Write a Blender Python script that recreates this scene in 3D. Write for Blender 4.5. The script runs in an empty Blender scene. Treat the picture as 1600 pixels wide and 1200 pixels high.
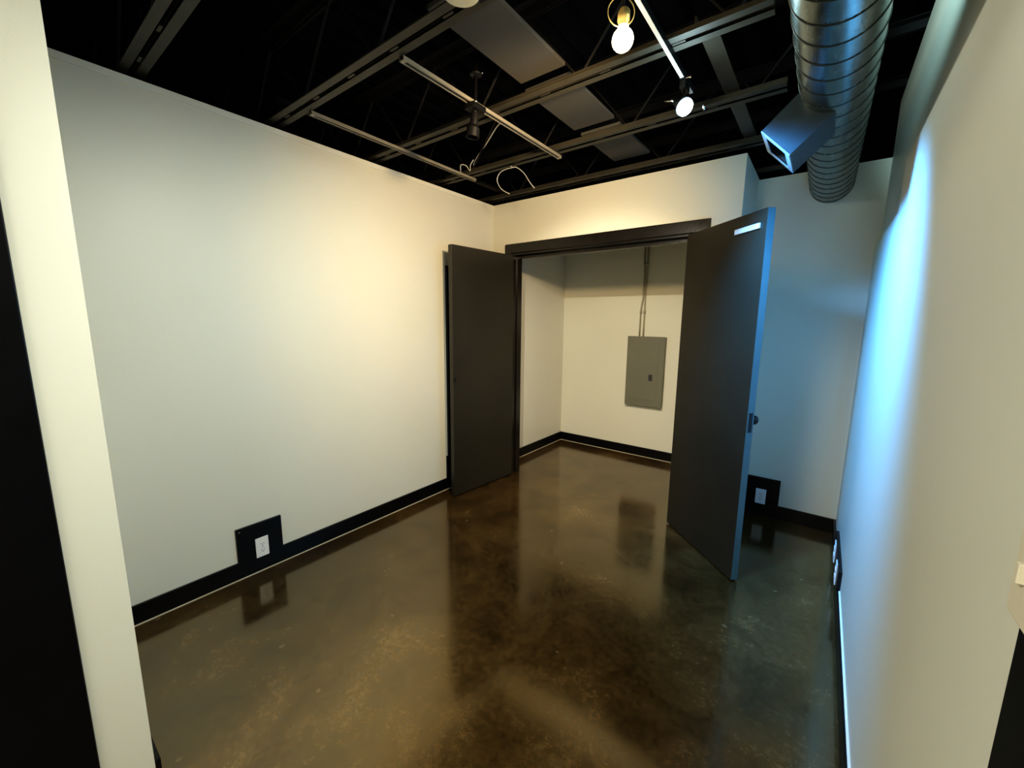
import bpy, bmesh, math, random
from mathutils import Vector, Matrix

random.seed(7)
S = bpy.context.scene
COL = S.collection
PI = math.pi

# ------------------------------------------------------------------ room figures (metres)
XL = -2.5495      # face of the long left wall
XR = 0.2094       # face of the lower right wall
YB = 3.0417       # face of the wall with the closet opening
YA = 3.606        # face of the alcove wall behind the right door
YC = 4.392        # back of the closet
HW = 2.544        # height of the partition walls
XE = -0.49        # outside corner at the right end of the closet wall
JZ = 2.575        # underside of the joists
DECK = 2.985      # underside of the roof deck

# ------------------------------------------------------------------ materials
def new_mat(name):
    m = bpy.data.materials.new(name)
    m.use_nodes = True
    nt = m.node_tree
    b = nt.nodes['Principled BSDF']
    return m, nt, b

def simple(name, col, rough=0.5, metal=0.0, var=0.0, scale=6.0, bump=0.0, bscale=200.0, spec=None, coat=0.0):
    m, nt, b = new_mat(name)
    b.inputs['Base Color'].default_value = (*col, 1)
    b.inputs['Roughness'].default_value = rough
    b.inputs['Metallic'].default_value = metal
    if spec is not None:
        b.inputs['Specular IOR Level'].default_value = spec
    if coat:
        b.inputs['Coat Weight'].default_value = coat
        b.inputs['Coat Roughness'].default_value = 0.15
    tc = nt.nodes.new('ShaderNodeTexCoord')
    if var > 0:
        n = nt.nodes.new('ShaderNodeTexNoise')
        n.inputs['Scale'].default_value = scale
        n.inputs['Detail'].default_value = 5
        nt.links.new(tc.outputs['Object'], n.inputs['Vector'])
        r = nt.nodes.new('ShaderNodeValToRGB')
        r.color_ramp.elements[0].position = 0.3
        r.color_ramp.elements[1].position = 0.7
        r.color_ramp.elements[0].color = (*[max(0, c * (1 - var)) for c in col], 1)
        r.color_ramp.elements[1].color = (*[min(1, c * (1 + var)) for c in col], 1)
        nt.links.new(n.outputs['Fac'], r.inputs['Fac'])
        nt.links.new(r.outputs['Color'], b.inputs['Base Color'])
    if bump > 0:
        n2 = nt.nodes.new('ShaderNodeTexNoise')
        n2.inputs['Scale'].default_value = bscale
        n2.inputs['Detail'].default_value = 3
        nt.links.new(tc.outputs['Object'], n2.inputs['Vector'])
        bp = nt.nodes.new('ShaderNodeBump')
        bp.inputs['Strength'].default_value = bump
        bp.inputs['Distance'].default_value = 0.002
        nt.links.new(n2.outputs['Fac'], bp.inputs['Height'])
        nt.links.new(bp.outputs['Normal'], b.inputs['Normal'])
    return m

def glow(name, col, strength):
    m, nt, b = new_mat(name)
    b.inputs['Base Color'].default_value = (*col, 1)
    b.inputs['Emission Color'].default_value = (*col, 1)
    b.inputs['Emission Strength'].default_value = strength
    return m

def floor_mat():
    m, nt, b = new_mat('stained_concrete')
    L = nt.links
    tc = nt.nodes.new('ShaderNodeTexCoord')
    big = nt.nodes.new('ShaderNodeTexNoise'); big.inputs['Scale'].default_value = 3.1
    big.inputs['Detail'].default_value = 8; big.inputs['Roughness'].default_value = 0.68
    big.inputs['Distortion'].default_value = 0.4
    L.new(tc.outputs['Object'], big.inputs['Vector'])
    fine = nt.nodes.new('ShaderNodeTexNoise'); fine.inputs['Scale'].default_value = 38
    fine.inputs['Detail'].default_value = 8; fine.inputs['Roughness'].default_value = 0.75
    L.new(tc.outputs['Object'], fine.inputs['Vector'])
    mx = nt.nodes.new('ShaderNodeMath'); mx.operation = 'MULTIPLY_ADD'
    mx.inputs[1].default_value = 0.40; L.new(fine.outputs['Fac'], mx.inputs[0])
    m2 = nt.nodes.new('ShaderNodeMath'); m2.operation = 'MULTIPLY'; m2.inputs[1].default_value = 0.64
    L.new(big.outputs['Fac'], m2.inputs[0]); L.new(m2.outputs[0], mx.inputs[2])
    r = nt.nodes.new('ShaderNodeValToRGB')
    e = r.color_ramp.elements
    e[0].position = 0.36; e[0].color = (0.013, 0.0065, 0.0020, 1)
    e[1].position = 0.72; e[1].color = (0.15, 0.092, 0.036, 1)
    k = e.new(0.50); k.color = (0.048, 0.0265, 0.0078, 1)
    k = e.new(0.60); k.color = (0.080, 0.046, 0.0148, 1)
    L.new(mx.outputs[0], r.inputs['Fac'])
    huge = nt.nodes.new('ShaderNodeTexNoise'); huge.inputs['Scale'].default_value = 0.9; huge.inputs['Detail'].default_value = 2
    L.new(tc.outputs['Object'], huge.inputs['Vector'])
    m3 = nt.nodes.new('ShaderNodeMath'); m3.operation = 'MULTIPLY_ADD'; m3.inputs[1].default_value = 0.30; m3.inputs[2].default_value = -0.15
    L.new(huge.outputs['Fac'], m3.inputs[0])
    m4 = nt.nodes.new('ShaderNodeMath'); m4.operation = 'ADD'
    L.new(mx.outputs[0], m4.inputs[0]); L.new(m3.outputs[0], m4.inputs[1]); L.new(m4.outputs[0], r.inputs['Fac'])
    # pale worn flecks
    v = nt.nodes.new('ShaderNodeTexVoronoi'); v.inputs['Scale'].default_value = 5.5
    v.inputs['Randomness'].default_value = 1.0
    nd = nt.nodes.new('ShaderNodeTexNoise'); nd.inputs['Scale'].default_value = 30; nd.inputs['Detail'].default_value = 4
    L.new(tc.outputs['Object'], nd.inputs['Vector'])
    mv = nt.nodes.new('ShaderNodeMixRGB'); mv.inputs['Fac'].default_value = 0.03
    L.new(tc.outputs['Object'], mv.inputs['Color1']); L.new(nd.outputs['Color'], mv.inputs['Color2'])
    L.new(mv.outputs['Color'], v.inputs['Vector'])
    fl = nt.nodes.new('ShaderNodeValToRGB')
    fl.color_ramp.elements[0].position = 0.035; fl.color_ramp.elements[0].color = (1, 1, 1, 1)
    fl.color_ramp.elements[1].position = 0.075; fl.color_ramp.elements[1].color = (0, 0, 0, 1)
    L.new(v.outputs['Distance'], fl.inputs['Fac'])
    flm = nt.nodes.new('ShaderNodeMath'); flm.operation = 'MULTIPLY'; flm.inputs[1].default_value = 0.5
    L.new(fl.outputs['Color'], flm.inputs[0])
    mix = nt.nodes.new('ShaderNodeMixRGB'); mix.inputs['Color2'].default_value = (0.19, 0.145, 0.075, 1)
    L.new(flm.outputs[0], mix.inputs['Fac']); L.new(r.outputs['Color'], mix.inputs['Color1'])
    L.new(mix.outputs['Color'], b.inputs['Base Color'])
    rr = nt.nodes.new('ShaderNodeMapRange')
    rr.inputs['From Min'].default_value = 0.35; rr.inputs['From Max'].default_value = 0.7
    rr.inputs['To Min'].default_value = 0.07; rr.inputs['To Max'].default_value = 0.20
    L.new(mx.outputs[0], rr.inputs['Value']); L.new(rr.outputs['Result'], b.inputs['Roughness'])
    b.inputs['IOR'].default_value = 2.1
    b.inputs['Specular Tint'].default_value = (1.0, 0.86, 0.58, 1)
    bp = nt.nodes.new('ShaderNodeBump'); bp.inputs['Strength'].default_value = 0.06
    bp.inputs['Distance'].default_value = 0.004
    L.new(big.outputs['Fac'], bp.inputs['Height']); L.new(bp.outputs['Normal'], b.inputs['Normal'])
    return m

def duct_mat():
    m, nt, b = new_mat('galvanised_steel')
    L = nt.links
    tc = nt.nodes.new('ShaderNodeTexCoord')
    mp = nt.nodes.new('ShaderNodeMapping'); mp.inputs['Scale'].default_value = (9, 3, 9)
    L.new(tc.outputs['Object'], mp.inputs['Vector'])
    n = nt.nodes.new('ShaderNodeTexNoise'); n.inputs['Scale'].default_value = 5; n.inputs['Detail'].default_value = 6
    L.new(mp.outputs['Vector'], n.inputs['Vector'])
    r = nt.nodes.new('ShaderNodeValToRGB')
    r.color_ramp.elements[0].position = 0.3; r.color_ramp.elements[0].color = (0.17, 0.21, 0.205, 1)
    r.color_ramp.elements[1].position = 0.7; r.color_ramp.elements[1].color = (0.27, 0.32, 0.31, 1)
    L.new(n.outputs['Fac'], r.inputs['Fac']); L.new(r.outputs['Color'], b.inputs['Base Color'])
    b.inputs['Metallic'].default_value = 1.0
    mr = nt.nodes.new('ShaderNodeMapRange'); mr.inputs['To Min'].default_value = 0.2; mr.inputs['To Max'].default_value = 0.32
    L.new(n.outputs['Fac'], mr.inputs['Value']); L.new(mr.outputs['Result'], b.inputs['Roughness'])
    return m

M = {}
M['wall'] = simple('painted_drywall', (0.70, 0.69, 0.60), 0.42, var=0.025, scale=1.2, bump=0.10, bscale=160, spec=0.35)
M['rim'] = simple('pale_wall_bead', (0.76, 0.75, 0.67), 0.45, var=0.02)
M['floor'] = floor_mat()
M['deck'] = simple('black_painted_deck', (0.003, 0.003, 0.004), 0.9, var=0.3, scale=3, spec=0.05)
M['black'] = simple('black_trim_paint', (0.0035, 0.0035, 0.0045), 0.30, var=0.2, scale=8, bump=0.12, bscale=30, spec=0.25)
M['casing'] = simple('black_casing_wood', (0.007, 0.005, 0.0033), 0.24, var=0.35, scale=14, bump=0.25, bscale=40)
M['door'] = simple('charcoal_door_paint', (0.020, 0.0175, 0.0115), 0.40, var=0.16, scale=2.2, bump=0.08, bscale=60)
M['edge'] = simple('edge_cool_light_tint', (0.05, 0.10, 0.115), 0.4, var=0.08, scale=5)  # blue glow of the cool lamp put into the door edge colour
M['joist'] = simple('dark_painted_steel', (0.034, 0.030, 0.021), 0.55, var=0.2, scale=7)
M['web'] = simple('black_painted_steel', (0.009, 0.0085, 0.009), 0.7, var=0.2, scale=7, spec=0.2)
M['panelboard'] = simple('dark_grey_board', (0.058, 0.055, 0.050), 0.8, var=0.1, scale=3)
M['rail'] = simple('grey_metal_channel', (0.30, 0.275, 0.22), 0.45, metal=0.2, var=0.1)
M['track'] = simple('pale_metal_track', (0.62, 0.60, 0.58), 0.35, var=0.05)
M['white'] = simple('white_plastic', (0.80, 0.80, 0.80), 0.35, var=0.01)
M['cream'] = simple('cream_plastic', (0.70, 0.64, 0.50), 0.4, var=0.02)
M['ivory_fixture'] = simple('ivory_metal', (0.66, 0.61, 0.45), 0.4, var=0.03)
M['slot'] = simple('dark_slot', (0.03, 0.03, 0.035), 0.6, var=0.05)
M['panel'] = simple('grey_enamel_steel', (0.165, 0.165, 0.125), 0.45, var=0.05, scale=4)
M['conduit'] = simple('painted_conduit', (0.33, 0.31, 0.23), 0.4, var=0.08)
M['duct'] = duct_mat()
M['boxmetal'] = simple('sheet_metal_box', (0.035, 0.05, 0.058), 0.34, metal=0.3, var=0.15, scale=12)
M['flange'] = simple('bright_flange_edge', (0.30, 0.32, 0.33), 0.35, metal=0.4, var=0.1)
M['seam'] = simple('duct_seam_steel', (0.05, 0.06, 0.058), 0.42, metal=0.7, var=0.1)
M['fixture'] = simple('black_fixture_metal', (0.006, 0.006, 0.007), 0.45, var=0.1, spec=0.25)
M['chrome'] = simple('bright_metal', (0.75, 0.75, 0.75), 0.2, metal=1.0, var=0.03)
M['cable'] = simple('pale_cable', (0.50, 0.50, 0.48), 0.5, var=0.05)
M['knob'] = simple('dark_bronze_knob', (0.02, 0.022, 0.026), 0.3, metal=0.6, var=0.1)
M['warm_bulb'] = glow('warm_glass_bulb', (1.0, 0.78, 0.42), 60)
M['cool_bulb'] = glow('cool_glass_bulb', (0.62, 0.88, 1.0), 60)
M['amber_ring'] = simple('amber_lamp_rim', (0.85, 0.66, 0.30), 0.25, metal=0.5, var=0.03)

# ------------------------------------------------------------------ mesh helpers
def nbm():
    return bmesh.new()

def add_box(bm, lo, hi, mat=None, bev=0.0):
    x0, y0, z0 = lo; x1, y1, z1 = hi
    pts = [(x0, y0, z0), (x1, y0, z0), (x1, y1, z0), (x0, y1, z0), (x0, y0, z1), (x1, y0, z1), (x1, y1, z1), (x0, y1, z1)]
    if mat is not None:
        pts = [mat @ Vector(p) for p in pts]
    vs = [bm.verts.new(p) for p in pts]
    fs = [bm.faces.new([vs[i] for i in f]) for f in ((0, 3, 2, 1), (4, 5, 6, 7), (0, 1, 5, 4), (1, 2, 6, 5), (2, 3, 7, 6), (3, 0, 4, 7))]
    if bev > 0:
        es = list({e for f in fs for e in f.edges})
        bmesh.ops.bevel(bm, geom=es, offset=bev, segments=2, affect='EDGES', profile=0.5)
    return vs

def frame_for(d):
    d = d.normalized()
    u = Vector((0, 0, 1)).cross(d)
    if u.length < 1e-4:
        u = Vector((1, 0, 0))
    u.normalize()
    return u, d.cross(u).normalized()

def add_tube(bm, pts, rad, n=10, caps=True):
    pts = [Vector(p) for p in pts]
    rings = []
    u = v = None
    for i, p in enumerate(pts):
        if i == 0: d = pts[1] - pts[0]
        elif i == len(pts) - 1: d = pts[-1] - pts[-2]
        else: d = (pts[i + 1] - pts[i]).normalized() + (pts[i] - pts[i - 1]).normalized()
        d.normalize()
        if u is None:
            u, v = frame_for(d)
        else:
            u = (u - d * u.dot(d)).normalized(); v = d.cross(u).normalized()
        rr = rad[i] if isinstance(rad, (list, tuple)) else rad
        rings.append([bm.verts.new(p + (u * math.cos(2 * PI * k / n) + v * math.sin(2 * PI * k / n)) * rr) for k in range(n)])
    for a, b in zip(rings, rings[1:]):
        for k in range(n):
            bm.faces.new((a[k], a[(k + 1) % n], b[(k + 1) % n], b[k]))
    if caps:
        bm.faces.new(rings[0][::-1]); bm.faces.new(rings[-1])

def add_lathe(bm, prof, mat, n=28):
    """prof: list of (radius, height) along local +Z; mat places it."""
    rings = []
    for r, z in prof:
        if r < 1e-6:
            rings.append([bm.verts.new(mat @ Vector((0, 0, z)))])
        else:
            rings.append([bm.verts.new(mat @ Vector((r * math.cos(2 * PI * k / n), r * math.sin(2 * PI * k / n), z))) for k in range(n)])
    for a, b in zip(rings, rings[1:]):
        for k in range(n):
            k2 = (k + 1) % n
            if len(a) == 1 and len(b) == 1: continue
            if len(a) == 1: bm.faces.new((a[0], b[k2], b[k]))
            elif len(b) == 1: bm.faces.new((a[k], a[k2], b[0]))
            else: bm.faces.new((a[k], a[k2], b[k2], b[k]))

def aim(loc, d):
    return Matrix.Translation(loc) @ Vector(d).to_track_quat('Z', 'Y').to_matrix().to_4x4()

def obj(name, bm, mat, parent=None, smooth=False, label=None):
    bmesh.ops.recalc_face_normals(bm, faces=bm.faces[:])
    me = bpy.data.meshes.new(name)
    bm.to_mesh(me); bm.free()
    me.materials.append(mat)
    if smooth:
        for p in me.polygons: p.use_smooth = True
    o = bpy.data.objects.new(name, me)
    COL.objects.link(o)
    if parent is not None:
        o.parent = parent
        o.matrix_parent_inverse = parent_world(parent).inverted()
    if label: o['label'] = label
    return o

def parent_world(p):
    m = Matrix.LocRotScale(p.location, p.rotation_euler, p.scale)
    if p.parent is not None:
        m = parent_world(p.parent) @ p.matrix_parent_inverse @ m
    return m

def smooth_by_angle(o, deg=35):
    me = o.data
    for p in me.polygons: p.use_smooth = True
    bm = bmesh.new(); bm.from_mesh(me)
    for e in bm.edges:
        if len(e.link_faces) == 2 and e.calc_face_angle(0) > math.radians(deg): e.smooth = False
    bm.to_mesh(me); bm.free()

def tag(o, label, cat, group=None, kind=None):
    o['label'] = label; o['category'] = cat
    if group: o['group'] = group
    if kind: o['kind'] = kind
    return o

def thing(name, label, cat, loc=(0, 0, 0), group=None, kind=None):
    o = bpy.data.objects.new(name, None)
    COL.objects.link(o); o.location = loc
    o.empty_display_size = 0.1
    return tag(o, label, cat, group, kind)

def struct(name, bm, mat, label, cat):
    o = obj(name, bm, mat)
    return tag(o, label, cat, kind='structure')

def boxes(*bs, bev=0.0):
    bm = nbm()
    for lo, hi in bs: add_box(bm, lo, hi, bev=bev)
    return bm

# ------------------------------------------------------------------ the setting
struct('floor', boxes(((-5.0, -4.0, -0.12), (2.4, 6.2, 0.0))), M['floor'], 'glossy dark brown stained concrete floor', 'floor')

# corrugated roof deck, ribs running away from the camera
bm = nbm()
prof = []
x = -5.0
while x < 2.4:
    prof += [(x, DECK), (x + 0.085, DECK), (x + 0.105, DECK + 0.035), (x + 0.13, DECK + 0.035)]
    x += 0.15
lo1 = [bm.verts.new((px, -4.0, pz)) for px, pz in prof]; lo2 = [bm.verts.new((px, 6.2, pz)) for px, pz in prof]
hi1 = [bm.verts.new((px, -4.0, DECK + 0.07)) for px, pz in prof]; hi2 = [bm.verts.new((px, 6.2, DECK + 0.07)) for px, pz in prof]
for i in range(len(prof) - 1):
    bm.faces.new((lo1[i], lo1[i + 1], lo2[i + 1], lo2[i])); bm.faces.new((hi1[i], hi2[i], hi2[i + 1], hi1[i + 1]))
    bm.faces.new((lo1[i], hi1[i], hi1[i + 1], lo1[i + 1])); bm.faces.new((lo2[i], lo2[i + 1], hi2[i + 1], hi2[i]))
struct('ceiling', bm, M['deck'], 'black painted corrugated roof deck above the joists', 'ceiling')

struct('wall_left', boxes(((XL - 0.12, 0.18, 0), (XL, YC + 0.12, HW))), M['wall'], 'long pale drywall wall on the left', 'wall')
# wall with the closet opening
OX0, OX1, OZ = -2.325, -0.755, 2.10
struct('wall_back', boxes(((XL, YB, 0), (OX0, YB + 0.13, HW)), ((OX1, YB, 0), (XE, YB + 0.13, HW)), ((OX0, YB, OZ), (OX1, YB + 0.13, HW))),
       M['wall'], 'pale wall around the double door closet opening', 'wall')
struct('wall_closet_back', boxes(((XL, YC, 0), (XE, YC + 0.12, HW))), M['wall'], 'cream back wall inside the closet behind the grey panel', 'wall')
struct('wall_closet_right', boxes(((XE - 0.12, YB + 0.13, 0), (XE, YC, HW))), M['wall'], 'short return wall closing the right side of the closet', 'wall')
struct('wall_alcove', boxes(((XE, YA, 0), (0.36, YA + 0.12, 2.531))), M['wall'], 'pale alcove wall behind the right black door', 'wall')
# lower right wall with its stepped top
bm = nbm()
pr = [(0.665, 0), (YA, 0), (YA, 1.99), (2.545, 1.99), (2.545, 2.20), (0.665, 2.20)]
f1 = [bm.verts.new((XR, y, z)) for y, z in pr]; f2 = [bm.verts.new((XR + 0.024, y, z)) for y, z in pr]
bm.faces.new(f1); bm.faces.new(f2[::-1])
for i in range(len(pr)): bm.faces.new((f1[i], f1[(i + 1) % 6], f2[(i + 1) % 6], f2[i]))
struct('wall_right', bm, M['wall'], 'right wall close to the camera with a stepped top edge', 'wall')
struct('wall_right_upper', boxes(((XR + 0.024, -3.2, 0), (0.36, YA, 2.85))), M['wall'], 'upper right wall set slightly back above the stepped ledge', 'wall')
struct('wall_near', boxes(((-3.4, 0.07, 0), (-1.55, 0.183, DECK)), ((-1.55, 0.07, 2.36), (XR + 0.024, 0.183, DECK))), M['wall'], 'end of the near partition at the left edge of the view', 'wall')
struct('wall_lobby_left', boxes(((-3.52, -3.2, 0), (-3.4, 0.183, DECK))), M['wall'], 'side wall of the lobby behind the camera', 'wall')
struct('wall_lobby_back', boxes(((-3.52, -3.32, 0), (0.36, -3.2, DECK))), M['wall'], 'far wall of the lobby behind the camera', 'wall')

# pale bead along the top of the left wall
struct('trim_1', boxes(((XL, 0.184, HW - 0.030), (XL + 0.005, YB - 0.001, HW))), M['rim'], 'thin pale bead along the top of the left wall', 'trim')

# baseboards with the pale joint line at the floor
def baseboard(name, lo, hi, label, line=None, over=None):
    o = struct(name, boxes((lo, hi), bev=0.0015), M['black'], label, 'baseboard')
    if line: obj('caulk_line', boxes(line), M['cream'], o, label='thin pale line of caulk')
    if over: obj('caulk_line', boxes(over), M['white'], o, label='thin white line of caulk')
    return o
BH, BT = 0.101, 0.014
baseboard('baseboard_left', (XL, 0.184, 0), (XL + BT, YB, BH), 'black baseboard along the foot of the left wall', ((XL + BT, 0.184, 0), (XL + BT + 0.005, YB - 0.09, 0.004)))
baseboard('baseboard_closet_left', (XL, YB + 0.131, 0), (XL + BT, YC - BT, BH), 'black baseboard on the left inside the closet', ((XL + BT, YB + 0.15, 0), (XL + BT + 0.005, YC - BT, 0.004)))
baseboard('baseboard_closet_back', (XL, YC - BT, 0), (XE - 0.12, YC, BH), 'black baseboard below the grey electrical panel', ((XL + BT, YC - BT - 0.005, 0), (XE - 0.12, YC - BT, 0.004)))
baseboard('baseboard_alcove', (XE, YA - BT, 0), (XR, YA, BH), 'black baseboard along the alcove wall')
baseboard('baseboard_right', (XR - BT, 0.67, 0), (XR, YA - BT, BH), 'black baseboard along the foot of the right wall', None, ((XR - 0.007, 0.67, BH), (XR, 2.60, BH + 0.005)))
baseboard('baseboard_near', (-2.52, 0.184, 0), (-1.552, 0.184 + BT, BH), 'black baseboard on the near partition')

# closet door frame
CF = YB - 0.018
o = struct('trim_2', boxes(((-2.395, CF, 2.098), (-0.665, YB, 2.180)), bev=0.003), M['casing'], 'glossy black casing around the closet opening', 'door frame')
obj('side_casing', boxes(((-2.395, CF, 0), (-2.318, YB, 2.098)), bev=0.003), M['casing'], o)
obj('side_casing', boxes(((-0.762, CF, 0), (-0.665, YB, 2.098)), bev=0.003), M['casing'], o)
obj('jamb', boxes(((OX0, YB, 0), (OX0 + 0.016, YB + 0.132, OZ)), ((OX0 + 0.016, YB + 0.05, 0), (OX0 + 0.028, YB + 0.085, OZ - 0.02))), M['casing'], o)
obj('jamb', boxes(((OX1 - 0.016, YB, 0), (OX1, YB + 0.132, OZ)), ((OX1 - 0.028, YB + 0.05, 0), (OX1 - 0.016, YB + 0.085, OZ - 0.02))), M['casing'], o)
obj('head_jamb', boxes(((OX0 + 0.016, YB, OZ - 0.018), (OX1 - 0.016, YB + 0.132, OZ)), ((OX0 + 0.028, YB + 0.05, OZ - 0.046), (OX1 - 0.028, YB + 0.085, OZ - 0.018))), M['casing'], o)

# closet doors, both standing open
def leaf(name, start, d, n, length, label, z0=0.014, z1=2.078):
    """start: seen face at the hinge; d: direction to the free edge; n: direction of the thickness."""
    d = Vector((*d, 0)).normalized(); n = Vector((*n, 0)).normalized()
    mt = Matrix(((d.x, n.x, 0, start[0]), (d.y, n.y, 0, start[1]), (0, 0, 1, 0), (0, 0, 0, 1)))
    t = thing(name, label, 'door', (start[0], start[1], 0), kind='structure')
    bm = nbm(); add_box(bm, (0, 0, z0), (length, 0.044, z1), mt, bev=0.0018)
    obj('door_panel', bm, M['door'], t)
    return t, mt
d1, m1 = leaf('door_1', (-2.292, 3.020), (-0.0876, -0.996), (-0.996, 0.0876), 0.715, 'left black closet door standing open against the left wall')
for z in (0.28, 1.03, 1.86):
    bm = nbm(); add_tube(bm, [(-2.306, 3.011, z - 0.045), (-2.306, 3.011, z + 0.045)], 0.006, 10); obj('hinge', bm, M['knob'], d1, True)
bm = nbm(); add_box(bm, (0.690, -0.003, 0.995), (0.7155, 0.001, 1.035), m1); obj('strike_plate', bm, M['knob'], d1)
d2, m2 = leaf('door_2', (-0.795, 2.988), (0.509, -0.481), (0.481, 0.509), 0.702, 'right black closet door swung open towards the camera', 0.010, 2.080)
bm = nbm(); add_box(bm, (0.475, -0.010, 1.985), (0.660, 0.0, 2.013), m2, bev=0.002); obj('catch_plate', bm, M['white'], d2, label='white metal plate near the top of the door')
bm = nbm(); add_lathe(bm, [(0, 0), (0.031, 0), (0.031, 0.006), (0.012, 0.010), (0.011, 0.030), (0.024, 0.040), (0.028, 0.052), (0.024, 0.063), (0, 0.066)],
                      m2 @ Matrix.Translation((0.640, 0.044, 0.955)) @ Matrix.Rotation(-PI / 2, 4, 'X'))
obj('door_knob', bm, M['knob'], d2, True, label='dark round knob on the far face')
bm = nbm(); add_box(bm, (0.702, 0.002, 0.012), (0.7028, 0.042, 2.078), m2); obj('edge_light_strip', bm, M['edge'], d2, label='free edge tinted with blue lamp light')  # strip added over the edge, coloured as if lit by the cool lamp
bm = nbm(); add_box(bm, (0.7015, 0.010, 0.90), (0.7035, 0.034, 1.01), m2); obj('latch_plate', bm, M['knob'], d2)
for z in (0.28, 1.03, 1.86):
    bm = nbm(); add_tube(bm, [(-0.778, 3.012, z - 0.045), (-0.778, 3.012, z + 0.045)], 0.006, 10); obj('hinge', bm, M['knob'], d2, True)

# black frames of the opening the camera stands in
o = struct('door_3', boxes(((-1.75, -0.12, 0), (-1.545, 0.069, 2.9)), bev=0.002), M['black'], 'black door frame at the left edge of the view', 'door frame')
o = struct('door_4', boxes(((XR - 0.004, 0.565, 0), (XR + 0.024, 0.662, 2.2)), bev=0.002), M['black'], 'black door casing at the lower right edge of the view', 'door frame')
obj('door_panel', boxes(((XR + 0.006, -0.30, 0.01), (XR + 0.024, 0.565, 2.12))), M['black'], o)

# ------------------------------------------------------------------ outlets on black backer boards
BACK, OUTL = 'black backer boards rising from the baseboard', 'white wall outlets'
def backer(name, lo, hi, label):
    o = obj(name, boxes((lo, hi), bev=0.002), M['black'])
    return tag(o, label, 'backer board', BACK)
def screw(o, p, d, r=0.004):
    bm = nbm(); add_lathe(bm, [(r, 0), (r * 0.8, 0.0015), (0, 0.002)], aim(p, d), 10); obj('screw', bm, M['chrome'], o, True)
BX = XL + 0.016
b = backer('backer_board', (XL, 0.757, BH + 0.001), (BX, 1.001, 0.304), 'black square backer board with a white outlet on the left wall')
screw(b, (BX, 0.775, 0.285), (1, 0, 0))
b = backer('backer_board', (XL, 2.398, BH + 0.001), (BX, 2.64, 0.304), 'black backer board half hidden behind the open left door')
b = backer('backer_board', (-0.385, YA - 0.016, BH + 0.001), (-0.142, YA, 0.304), 'black backer board with an outlet behind the right door')
b = backer('backer_board', (XR - 0.016, 2.61, BH + 0.001), (XR, 3.16, 0.204), 'low black backer board on the right wall')

def outlet(name, p, d, label):
    """p centre of the back of the plate, d outward normal."""
    t = thing(name, label, 'outlet', p, OUTL)
    mt = aim(p, d)
    # local axes of aim(): Z outward; find which local axis is up
    up = Vector((0, 0, 1)); R3 = mt.to_3x3()
    zax = Vector(d).normalized(); xax = up.cross(zax).normalized()
    mt = Matrix(((xax.x, up.x, zax.x, p[0]), (xax.y, up.y, zax.y, p[1]), (xax.z, up.z, zax.z, p[2]), (0, 0, 0, 1)))
    bm = nbm(); add_box(bm, (-0.035, -0.060, 0), (0.035, 0.060, 0.006), mt, bev=0.002); obj('cover_plate', bm, M['white'], t)
    for s in (-1, 1):
        bm = nbm()
        add_lathe(bm, [(0.0165, 0.005), (0.0165, 0.0085), (0, 0.0085)], mt @ Matrix.Translation((0, s * 0.0195, 0)), 20)
        r = obj('receptacle', bm, M['white'], t)
        bm = nbm()
        add_box(bm, (-0.0080, s * 0.0195 - 0.001, 0.0084), (-0.0055, s * 0.0195 + 0.008, 0.0092), mt)
        add_box(bm, (0.0055, s * 0.0195 - 0.001, 0.0084), (0.0080, s * 0.0195 + 0.007, 0.0092), mt)
        add_box(bm, (-0.0025, s * 0.0195 - 0.010, 0.0084), (0.0025, s * 0.0195 - 0.0055, 0.0092), mt)
        obj('slots', bm, M['slot'], r)
    bm = nbm(); add_lathe(bm, [(0.003, 0.006), (0.002, 0.0078), (0, 0.008)], mt, 10); obj('screw', bm, M['slot'], t)
    return t
outlet('wall_outlet', (BX, 0.884, 0.152), (1, 0, 0), 'white outlet on the black board on the left wall')
outlet('wall_outlet', (-0.262, YA - 0.016, 0.153), (0, -1, 0), 'white outlet on the alcove wall behind the right door')
outlet('wall_outlet', (XR - 0.016, 2.745, 0.132), (-1, 0, 0), 'nearer white outlet seen edge-on at the right wall')
t = outlet('wall_outlet', (XR - 0.016, 3.01, 0.132), (-1, 0, 0), 'farther white outlet seen edge-on at the right wall')

# cream switch plate at the right edge
t = thing('light_switch', 'cream switch plate cut by the right edge of the view', 'switch', (XR, 0.695, 1.2))
obj('cover_plate', boxes(((XR - 0.006, 0.630, 1.172), (XR, 0.697, 1.292)), bev=0.002), M['cream'], t)
obj('toggle', boxes(((XR - 0.014, 0.659, 1.220), (XR - 0.006, 0.668, 1.243)), bev=0.001), M['cream'], t)

# black raceway behind the left door
t = thing('wall_raceway', 'tall narrow black raceway on the wall behind the left door', 'raceway', (XL, 2.44, 0.305))
obj('cover', boxes(((XL, 2.416, 0.305), (XL + 0.022, 2.466, 1.930)), bev=0.002), M['black'], t)
obj('end_cap', boxes(((XL, 2.414, 1.930), (XL + 0.024, 2.468, 1.940)), bev=0.001), M['black'], t)

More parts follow.
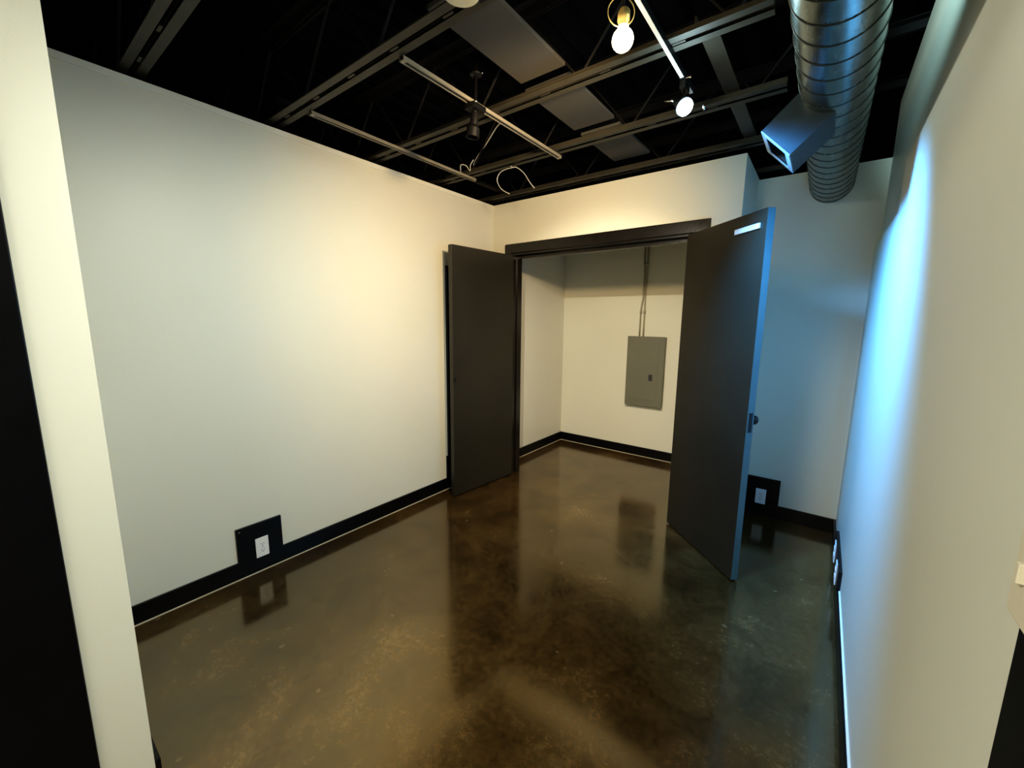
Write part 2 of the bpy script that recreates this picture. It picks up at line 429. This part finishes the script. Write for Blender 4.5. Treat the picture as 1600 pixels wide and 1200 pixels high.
# ------------------------------------------------------------------ electrical panel and conduits in the closet
t = thing('electrical_panel', 'grey metal electrical panel on the closet back wall', 'electrical panel', (-1.495, YC, 0.59))
obj('panel_box', boxes(((-1.688, YC - 0.072, 0.596), (-1.300, YC, 1.336)), bev=0.002), M['panel'], t)
f = obj('panel_cover', boxes(((-1.694, YC - 0.080, 0.589), (-1.293, YC - 0.072, 1.343)), bev=0.002), M['panel'], t)
f = obj('panel_door', boxes(((-1.640, YC - 0.0835, 0.660), (-1.352, YC - 0.080, 1.275)), bev=0.001), M['panel'], t)
obj('latch', boxes(((-1.440, YC - 0.089, 0.872), (-1.402, YC - 0.0835, 0.940)), bev=0.002), M['slot'], f, label='dark latch')
CY = YC - 0.016
def conduit(name, pts, label, cz):
    t = thing(name, label, 'conduit', pts[0], 'conduits above the electrical panel')
    bm = nbm(); add_tube(bm, pts, 0.0085, 10); obj('pipe', bm, M['conduit'], t, True)
    for (x, z) in cz:
        bm = nbm(); add_tube(bm, [(x, CY, z - 0.016), (x, CY, z + 0.016)], 0.0125, 10); obj('coupling', bm, M['conduit'], t, True)
conduit('conduit', [(-1.591, CY, 1.337), (-1.591, CY, 1.56), (-1.588, CY, 1.64), (-1.574, CY, 1.74), (-1.572, CY, 2.03), (-1.582, CY, 2.14), (-1.586, CY, 2.53)],
        'left of two thin conduits rising from the grey panel', [(-1.5895, 1.60), (-1.578, 2.10)])
conduit('conduit', [(-1.549, CY, 1.337), (-1.549, CY, 1.55), (-1.549, CY, 1.64), (-1.552, CY, 1.74), (-1.551, CY, 2.03), (-1.546, CY, 2.14), (-1.544, CY, 2.53)],
        'right of two thin conduits rising from the grey panel', [(-1.549, 1.60), (-1.548, 2.10)])

# ------------------------------------------------------------------ open web joists
JN = ['black joist directly above the camera opening', 'black joist crossing the dark upper left corner', 'black joist carrying the near ends of the two channels',
      'black joist crossing the middle of the channels', 'black joist carrying the far ends of the two channels', 'black joist resting along the top of the closet wall',
      'black joist beyond the closet wall, above the alcove']
JY = [-0.055, 0.555, 1.157, 1.797, 2.400, 3.005, 3.62]
for k, (y, lab) in enumerate(zip(JY, JN)):
    if k == 0: continue
    t = thing('bar_joist', lab, 'joist', (0, y, JZ), 'steel bar joists under the roof deck')
    g = 0.0065
    xe = -0.25 if k != 5 else -0.40
    def angles(bm, x0, x1, z, leg, th, updown):
        for s in (-1, 1):
            add_box(bm, (x0, y + s * g - (leg if s < 0 else 0), z if updown > 0 else z - th), (x1, y + s * g + (leg if s > 0 else 0), z + th if updown > 0 else z))
            add_box(bm, (x0, y + s * g - (th if s < 0 else 0), z if updown > 0 else z - leg), (x1, y + s * g + (th if s > 0 else 0), z + leg if updown > 0 else z))
    bm = nbm(); angles(bm, -4.2, xe, JZ, 0.040, 0.005, 1)
    xx = -4.0
    while xx < xe - 0.05:     # spacer fillers in the slot
        add_box(bm, (xx, y - g, JZ + 0.001), (xx + 0.05, y + g, JZ + 0.03)); xx += 0.31
    obj('bottom_chord', bm, M['joist'], t)
    bm = nbm(); angles(bm, -4.2, 0.9, DECK - 0.001, 0.045, 0.005, -1); obj('top_chord', bm, M['web'], t)
    bm = nbm()
    px, up = -4.1, False
    pts = []
    while px < 0.2:
        pts.append((px, y, (DECK - 0.02) if up else (JZ + 0.012)))
        px += 0.31 if px < xe - 0.3 or up is False else 0.31
        up = not up
        if not up and px > xe: break
    add_tube(bm, pts, 0.0075, 8); obj('web_rod', bm, M['web'], t)

# bridging angles across the joists
GB = 'bridging angles across the joists'
def bridge(x, y0, y1, z, lab):
    bm = nbm()
    add_box(bm, (x - 0.018, y0, z), (x + 0.018, y1, z + 0.004)); add_box(bm, (x - 0.018, y0, z), (x - 0.014, y1, z + 0.036))
    tag(obj('bridging_angle', bm, M['web']), lab, 'bridging', GB)
bridge(-2.40, 1.10, 3.05, JZ + 0.0405, 'dark bridging angle close above the left wall')
bm = nbm(); add_box(bm, (-0.508, 1.79, JZ + 0.0405), (-0.442, 3.01, JZ + 0.0445)); add_box(bm, (-0.508, 1.79, JZ + 0.0445), (-0.504, 3.01, JZ + 0.07))
tag(obj('bridging_angle', bm, M['joist']), 'flat dark bridging strip between the track and the duct', 'bridging', GB)

# grey boards under the deck
GP = 'grey boards between the joists'
for (x0, x1, y0, y1, lab) in ((-1.315, -1.065, 1.175, 1.780, 'grey board under the deck, nearest of three in line'),
                              (-1.345, -1.085, 1.855, 2.375, 'grey board under the deck, middle of three in line'),
                              (-1.345, -1.085, 2.460, 2.980, 'grey board under the deck, farthest of three in line')):
    bm = nbm(); add_box(bm, (x0, y0, 2.655), (x1, y1, 2.672), bev=0.002)
    tag(obj('ceiling_board', bm, M['panelboard']), lab, 'board', GP)

# ------------------------------------------------------------------ metal channels hung below the joists
def channel(x, lab):
    t = thing('metal_channel', lab, 'metal channel', (x, 1.88, JZ), 'grey metal channels under the joists')
    bm = nbm()
    y0, y1, z = 1.20, 2.475, JZ - 0.017
    hw = 0.0135
    for q in (-1, 1):
        add_box(bm, (x + q * hw - 0.001, y0, z), (x + q * hw + 0.001, y1, z + 0.0165))
        add_box(bm, (min(x + q * hw, x + q * 0.0085), y0, z), (max(x + q * hw, x + q * 0.0085), y1, z + 0.0015))
    bm2 = nbm(); add_box(bm2, (x - hw + 0.001, y0 + 0.001, z + 0.014), (x + hw - 0.001, y1 - 0.001, z + 0.0165))
    obj('rail_web', bm2, M['web'], t)
    obj('rail', bm, M['rail'], t)
    for yy in (y0, y1 - 0.02):
        bm = nbm(); add_box(bm, (x - hw, yy, z - 0.001), (x + hw, yy + 0.02, z + 0.001)); obj('end_plate', bm, M['rail'], t)
    return t
channel(-1.505, 'grey slotted channel farther from the left wall')
channel(-2.262, 'grey channel hung close to the left wall')

# ------------------------------------------------------------------ track light
TX = -0.600
t = thing('track_rail', 'thin pale lighting track running away overhead', 'lighting track', (TX, 1.2, JZ))
obj('rail', boxes(((TX - 0.008, 0.60, 2.549), (TX + 0.008, 2.14, 2.5745))), M['fixture'], t)
obj('face_strip', boxes(((TX - 0.0075, 0.60, 2.546), (TX + 0.0075, 1.985, 2.549))), M['track'], t, label='pale face strip')
obj('joiner', boxes(((TX - 0.012, 1.985, 2.543), (TX + 0.012, 2.055, 2.5745)), bev=0.002), M['fixture'], t)
obj('face_strip', boxes(((TX - 0.0075, 2.055, 2.546), (TX + 0.0075, 2.14, 2.549))), M['track'], t, label='pale face strip')
bm = nbm(); add_box(bm, (TX + 0.012, 2.000, 2.546), (TX + 0.032, 2.012, 2.556), bev=0.001); obj('clip', bm, M['chrome'], t)

def track_head(lab, base, bulb, d, bulb_mat, rim_mat, rs=1.0, open_ring=False):
    """base: point on the track; bulb: centre of the lamp face; d: aim."""
    d = Vector(d).normalized(); bulb = Vector(bulb)
    t = thing('track_spotlight', lab, 'track light', base, 'lit heads on the lighting track')
    bm = nbm(); add_box(bm, (base[0] - 0.013, base[1] - 0.035, base[2] - 0.030), (base[0] + 0.013, base[1] + 0.035, base[2]), bev=0.002); obj('adapter', bm, M['fixture'], t)
    back = bulb - d * 0.085 * rs
    bm = nbm(); add_tube(bm, [(base[0], base[1], base[2] - 0.03), (base[0], base[1], (base[2] - 0.03 + back.z) / 2), tuple(back)], 0.006, 10); obj('stem', bm, M['fixture'], t, True)
    mt = aim(back, d)
    bm = nbm(); add_lathe(bm, [(0, -0.012 * rs), (0.016 * rs, -0.012 * rs), (0.020 * rs, 0.0), (0.022 * rs, 0.030 * rs), (0.036 * rs, 0.066 * rs), (0.038 * rs, 0.078 * rs), (0.034 * rs, 0.078 * rs), (0.030 * rs, 0.066 * rs)], mt, 28)
    smooth_by_angle(obj('lamp_housing', bm, M['fixture'], t))
    bm = nbm(); add_lathe(bm, [(0.034 * rs, 0.070 * rs), (0.034 * rs, 0.086 * rs), (0.026 * rs, 0.096 * rs), (0.012 * rs, 0.100 * rs), (0, 0.101 * rs)], mt, 28)
    obj('bulb', bm, bulb_mat, t, True, label='glowing bulb')
    return t
# warm head: bulb hanging below an open ring
WB = Vector((-0.600, 1.350, 2.384))
t = thing('track_spotlight', 'warm glowing bulb hanging from the track', 'track light', (TX, 1.335, 2.545), 'lit heads on the lighting track')
bm = nbm(); add_box(bm, (TX - 0.013, 1.30, 2.515), (TX + 0.013, 1.37, 2.545), bev=0.002); obj('adapter', bm, M['fixture'], t)
bm = nbm(); add_tube(bm, [(TX, 1.335, 2.516), (TX, 1.34, 2.49), tuple(WB + Vector((0, -0.004, 0.075)))], 0.005, 10); obj('stem', bm, M['fixture'], t, True)
bm = nbm(); add_lathe(bm, [(0, 0.082), (0.014, 0.082), (0.019, 0.074), (0.019, 0.050), (0.016, 0.044), (0.016, 0.034), (0, 0.034)], Matrix.Translation(WB), 20); smooth_by_angle(obj('socket', bm, M['amber_ring'], t, label='amber lit socket'))
bm = nbm(); add_lathe(bm, [(0, 0.040), (0.014, 0.038), (0.0155, 0.028)] + [(0.033 * math.sin(q), 0.033 * math.cos(q) - 0.004) for q in [PI * (0.20 + 0.08 * i) for i in range(10)]] + [(0, -0.037)], Matrix.Translation(WB), 28)
obj('bulb', bm, M['warm_bulb'], t, True, label='glowing warm bulb')
ring = [WB + Vector((-0.004, -0.012, 0.070)) + Vector((0.042 * math.cos(a) * 0.77, 0.042 * math.cos(a) * 0.64, 0.042 * math.sin(a))) for a in [2 * PI * i / 32 for i in range(33)]]
bm = nbm(); add_tube(bm, ring, 0.0018, 8, caps=False); obj('lamp_ring', bm, M['amber_ring'], t, True, label='thin amber ring around the socket')
# cool head at the end of the track
CB_ = Vector((-0.575, 1.975, 2.417))
t = track_head('cool white glowing spotlight at the end of the track', (TX, 2.03, 2.543), CB_, (0.55, -0.45, -0.62), M['cool_bulb'], M['fixture'], 0.98)
bm = nbm(); add_tube(bm, [tuple(CB_ + Vector((-0.055, 0.01, 0.045))), tuple(CB_ + Vector((-0.095, 0.02, 0.062)))], 0.004, 8); obj('arm', bm, M['chrome'], t, True)
bm = nbm(); add_tube(bm, [tuple(CB_ + Vector((0.066, 0.03, 0.004))), tuple(CB_ + Vector((0.070, 0.035, -0.016)))], 0.005, 8); obj('arm', bm, M['chrome'], t, True)

# unlit black spotlight on the farther channel
t = thing('unlit_spotlight', 'black unlit spotlight hanging from the slotted channel', 'spotlight', (-1.505, 1.63, JZ), None)
bm = nbm(); add_tube(bm, [(-1.490, 1.640, 2.80), (-1.492, 1.638, 2.55), (-1.490, 1.63, 2.50)], 0.009, 10); obj('stem', bm, M['fixture'], t, True)
obj('adapter', boxes(((-1.523, 1.59, 2.525), (-1.457, 1.68, 2.550)), bev=0.003), M['fixture'], t)
bm = nbm(); add_lathe(bm, [(0, 0), (0.018, 0.004), (0.021, 0.02), (0.021, 0.062), (0.033, 0.078), (0.034, 0.118), (0.030, 0.118), (0.028, 0.085), (0, 0.08)], aim(Vector((-1.488, 1.632, 2.522)), (-0.12, -0.05, -1)), 26)
smooth_by_angle(obj('lamp_housing', bm, M['fixture'], t))
for p in ((-1.470, 1.665, 2.702), (-1.452, 1.60, 2.545)):
    bm = nbm(); add_lathe(bm, [(0, 0), (0.006, 0.002), (0.006, 0.008), (0, 0.01)], aim(Vector(p), (0.5, -0.8, 0)), 10); obj('screw', bm, M['chrome'], t, True)
bm = nbm(); add_lathe(bm, [(0, 0), (0.03, 0.004), (0.03, 0.012), (0, 0.016)], Matrix.Translation((-1.490, 1.640, 2.685)), 18); obj('canopy', bm, M['fixture'], t, True)

# pale round fixture at the top of the frame
t = thing('round_lamp', 'pale round lamp cut by the top edge of the view', 'lamp', (-1.02, 1.03, 2.575))
bm = nbm(); add_lathe(bm, [(0, 0.0), (0.035, 0.0), (0.040, 0.006), (0.060, 0.008), (0.064, 0.020), (0.064, 0.034), (0.0, 0.034)], Matrix.Translation((-1.015, 1.050, 2.506)), 32)
smooth_by_angle(obj('lamp_housing', bm, M['ivory_fixture'], t))
bm = nbm(); add_lathe(bm, [(0.048, 0), (0.048, 0.012), (0, 0.012)], Matrix.Translation((-1.015, 1.050, 2.540)), 28); obj('mounting_base', bm, M['fixture'], t)
bm = nbm(); add_box(bm, (-1.03, 1.04, 2.552), (-1.00, 1.16, 2.5745)); obj('bracket', bm, M['fixture'], t)

# loose wiring
GW = 'loose pale wires under the joists'
def wire(name, pts, r, lab, cat='cable'):
    # smooth the polyline by Catmull-Rom
    P = [Vector(p) for p in pts]; out = []
    for i in range(len(P) - 1):
        p0 = P[max(0, i - 1)]; p1 = P[i]; p2 = P[i + 1]; p3 = P[min(len(P) - 1, i + 2)]
        for k in range(6):
            s = k / 6
            out.append(0.5 * ((2 * p1) + (p2 - p0) * s + (2 * p0 - 5 * p1 + 4 * p2 - p3) * s * s + (3 * p1 - p0 - 3 * p2 + p3) * s ** 3))
    out.append(P[-1])
    bm = nbm(); add_tube(bm, out, r, 8)
    return tag(obj(name, bm, M['cable'], None, True), lab, cat, GW)
wire('loose_cable', [(-1.879, 2.425, 2.576), (-1.879, 2.447, 2.5715), (-1.936, 2.455, 2.576), (-1.997, 2.455, 2.562), (-2.023, 2.455, 2.515), (-1.983, 2.455, 2.449), (-1.907, 2.455, 2.402)], 0.0033, 'pale cable hanging in a curve at the far joist')
wire('loose_cable', [(-1.874, 2.425, 2.576), (-1.874, 2.447, 2.5715), (-1.846, 2.455, 2.569), (-1.784, 2.455, 2.521), (-1.728, 2.455, 2.447), (-1.689, 2.455, 2.403)], 0.0033, 'pale cable end falling to the right at the far joist')
wire('loose_cable', [(-2.262, 2.462, 2.5765), (-2.270, 2.47, 2.663), (-2.254, 2.47, 2.709), (-2.141, 2.47, 2.797), (-2.038, 2.47, 2.889), (-1.976, 2.47, 2.910)], 0.004, 'thin wire slanting up from the near channel end')
wire('loose_cable', [(-2.30, 2.36, 2.60), (-2.28, 2.34, 2.64), (-2.245, 2.36, 2.635), (-2.225, 2.38, 2.60), (-2.20, 2.36, 2.63), (-2.17, 2.36, 2.66)], 0.0035, 'small tangle of wire on the near channel end')
wire('loose_cable', [(-0.40, 2.92, 2.585), (-0.36, 2.95, 2.60), (-0.32, 2.99, 2.615)], 0.004, 'short pale wire above the closet wall corner')

# ------------------------------------------------------------------ spiral duct with its branch box
DX, DZ, DR = -0.056, 2.424, 0.1185
t = thing('spiral_duct', 'large round galvanised spiral duct running into the alcove wall', 'duct', (DX, 1.6, DZ))
bm = nbm()
N = 48
def ring_at(y, r): return [bm.verts.new((DX + r * math.cos(2 * PI * k / N), y, DZ + r * math.sin(2 * PI * k / N))) for k in range(N)]
ys = [0.186 + 0.1 * i for i in range(34)] + [YA - 0.001]
rings = [ring_at(y, DR) for y in ys]
for a, b_ in zip(rings, rings[1:]):
    for k in range(N): bm.faces.new((a[k], a[(k + 1) % N], b_[(k + 1) % N], b_[k]))
bm.faces.new(rings[0][::-1]); bm.faces.new(rings[-1])
smooth_by_angle(obj('duct_pipe', bm, M['duct'], t))
bm = nbm()
pitch = 0.108; pts = []
k = 0
while True:
    a = 2 * PI * k / 40; y = 0.25 + pitch * k / 40
    if y > YA - 0.004: break
    pts.append((DX + (DR + 0.0005) * math.cos(a), y, DZ + (DR + 0.0005) * math.sin(a))); k += 1
add_tube(bm, pts, 0.0024, 6); obj('spiral_seam', bm, M['seam'], t, True)
for yy in (0.42, 0.98):      # strap hangers up to the deck
    bm = nbm()
    for sx in (-1, 1): add_box(bm, (DX + sx * (DR + 0.001) - 0.0015, yy - 0.012, DZ), (DX + sx * (DR + 0.001) + 0.0015, yy + 0.012, DECK))
    obj('hanger_strap', bm, M['seam'], t)
# branch box leaning down to the left
d = Vector((-0.141, 0, -0.133)).normalized(); w = Vector((0.133, 0, -0.141)).normalized()
o0 = Vector((-0.046, 2.10, 2.308))      # inner lower near corner
def bmat():
    # local x along d (outwards), local y along world Y (depth), local z = -w (towards the upper side)
    u = -w
    return Matrix(((d.x, 0, u.x, o0.x), (d.y, 1, u.y, o0.y), (d.z, 0, u.z, o0.z), (0, 0, 0, 1)))
bmt = bmat()
L_, W_, D_ = 0.188, 0.160, 0.25
bm = nbm(); th = 0.004
add_box(bm, (0, 0, 0), (L_, th, W_), bmt); add_box(bm, (0, D_ - th, 0), (L_, D_, W_), bmt)
add_box(bm, (0, th, 0), (L_, D_ - th, th), bmt); add_box(bm, (0, th, W_ - th), (L_, D_ - th, W_), bmt)
bx_ = obj('branch_box', bm, M['boxmetal'], t, label='square branch box with an open end')
bm = nbm(); fw = 0.026
add_box(bm, (L_, 0, 0), (L_ + 0.004, fw, W_), bmt); add_box(bm, (L_, D_ - fw, 0), (L_ + 0.004, D_, W_), bmt)
add_box(bm, (L_, fw, 0), (L_ + 0.004, D_ - fw, fw), bmt); add_box(bm, (L_, fw, W_ - fw), (L_ + 0.004, D_ - fw, W_), bmt)
obj('flange', bm, M['flange'], bx_)
bm = nbm(); add_box(bm, (L_ * 0.55, th, th), (L_ * 0.55 + 0.004, D_ - th, W_ - th), bmt); obj('damper', bm, M['seam'], bx_)

# ------------------------------------------------------------------ lights
def light(name, kind, loc, col, power, size=0.05, target=None, angle=None, blend=0.5):
    l = bpy.data.lights.new(name, kind); l.color = col; l.energy = power
    if kind == 'AREA':
        l.shape = 'RECTANGLE'; l.size, l.size_y = size if isinstance(size, tuple) else (size, size)
    else:
        l.shadow_soft_size = size
    if kind == 'SPOT':
        l.spot_size = math.radians(angle); l.spot_blend = blend
    o = bpy.data.objects.new(name, l); COL.objects.link(o); o.location = loc
    if target is not None:
        o.rotation_euler = (Vector(target) - Vector(loc)).to_track_quat('-Z', 'Y').to_euler()
    return o
WARM = (1.0, 0.71, 0.38); COOL = (0.09, 0.42, 1.0)
light('warm_lamp', 'SPOT', tuple(WB + Vector((-0.03, 0.006, -0.075))), WARM, 140, 0.06, (-2.55, 3.05, 1.65), 116, 1.0)
light('warm_spill', 'POINT', tuple(WB + Vector((-0.06, 0.0, -0.04))), WARM, 3.5, 0.03)
light('cool_lamp', 'SPOT', tuple(CB_ + Vector((0.04, -0.02, -0.065))), COOL, 390, 0.05, (0.2, 2.48, 1.15), 92, 1.0)
light('cool_spill', 'POINT', tuple(CB_ + Vector((-0.02, -0.05, -0.05))), (0.70, 0.96, 0.95), 4.0, 0.03)
light('near_lamp', 'SPOT', (-0.30, 0.85, 2.50), (0.97, 1.0, 0.88), 145, 0.06, (-2.55, 1.1, 0.45), 98, 1.0)
light('lobby_lamp', 'AREA', (-1.25, -1.5, 2.80), (1.0, 0.98, 0.84), 110, (0.8, 0.8), (-1.0, -1.3, 0))

light('round_lamp_beam', 'SPOT', (-1.015, 1.05, 2.498), (1.0, 0.93, 0.76), 215, 0.02, (-1.75, 4.0, 0.5), 64, 0.75)
light('overhead_cool', 'SPOT', (-0.10, 0.95, 2.78), (0.60, 0.97, 1.0), 320, 0.04, (0.233, 1.72, 2.76), 40, 1.0)

w = bpy.data.worlds.new('night'); S.world = w; w.use_nodes = True
w.node_tree.nodes['Background'].inputs['Color'].default_value = (0.02, 0.022, 0.03, 1)
w.node_tree.nodes['Background'].inputs['Strength'].default_value = 0.12

# ------------------------------------------------------------------ camera
cam = bpy.data.cameras.new('camera'); cam.sensor_width = 36.0; cam.lens = 633.27 / 1600 * 36.0
cam.clip_start = 0.02
co = bpy.data.objects.new('camera', cam); COL.objects.link(co)
ya, pi_, ro = 0.6501, 0.1561, 0.0101
r = Vector((math.cos(ya), math.sin(ya), 0)); fwd = Vector((-math.sin(ya) * math.cos(pi_), math.cos(ya) * math.cos(pi_), -math.sin(pi_)))
up = r.cross(fwd)
# roll: image x axis = r*cos + down*sin
rx = r * math.cos(ro) + up * math.sin(ro); ux = up * math.cos(ro) - r * math.sin(ro)
mt = Matrix(((rx.x, ux.x, -fwd.x, 0), (rx.y, ux.y, -fwd.y, 0), (rx.z, ux.z, -fwd.z, 1.5), (0, 0, 0, 1)))
co.matrix_world = mt
S.camera = co
S.view_settings.view_transform = 'Standard'
try:
    S.view_settings.look = 'Medium High Contrast'
except TypeError as e:
    print('LOOK', e)
S.view_settings.exposure = 0.0
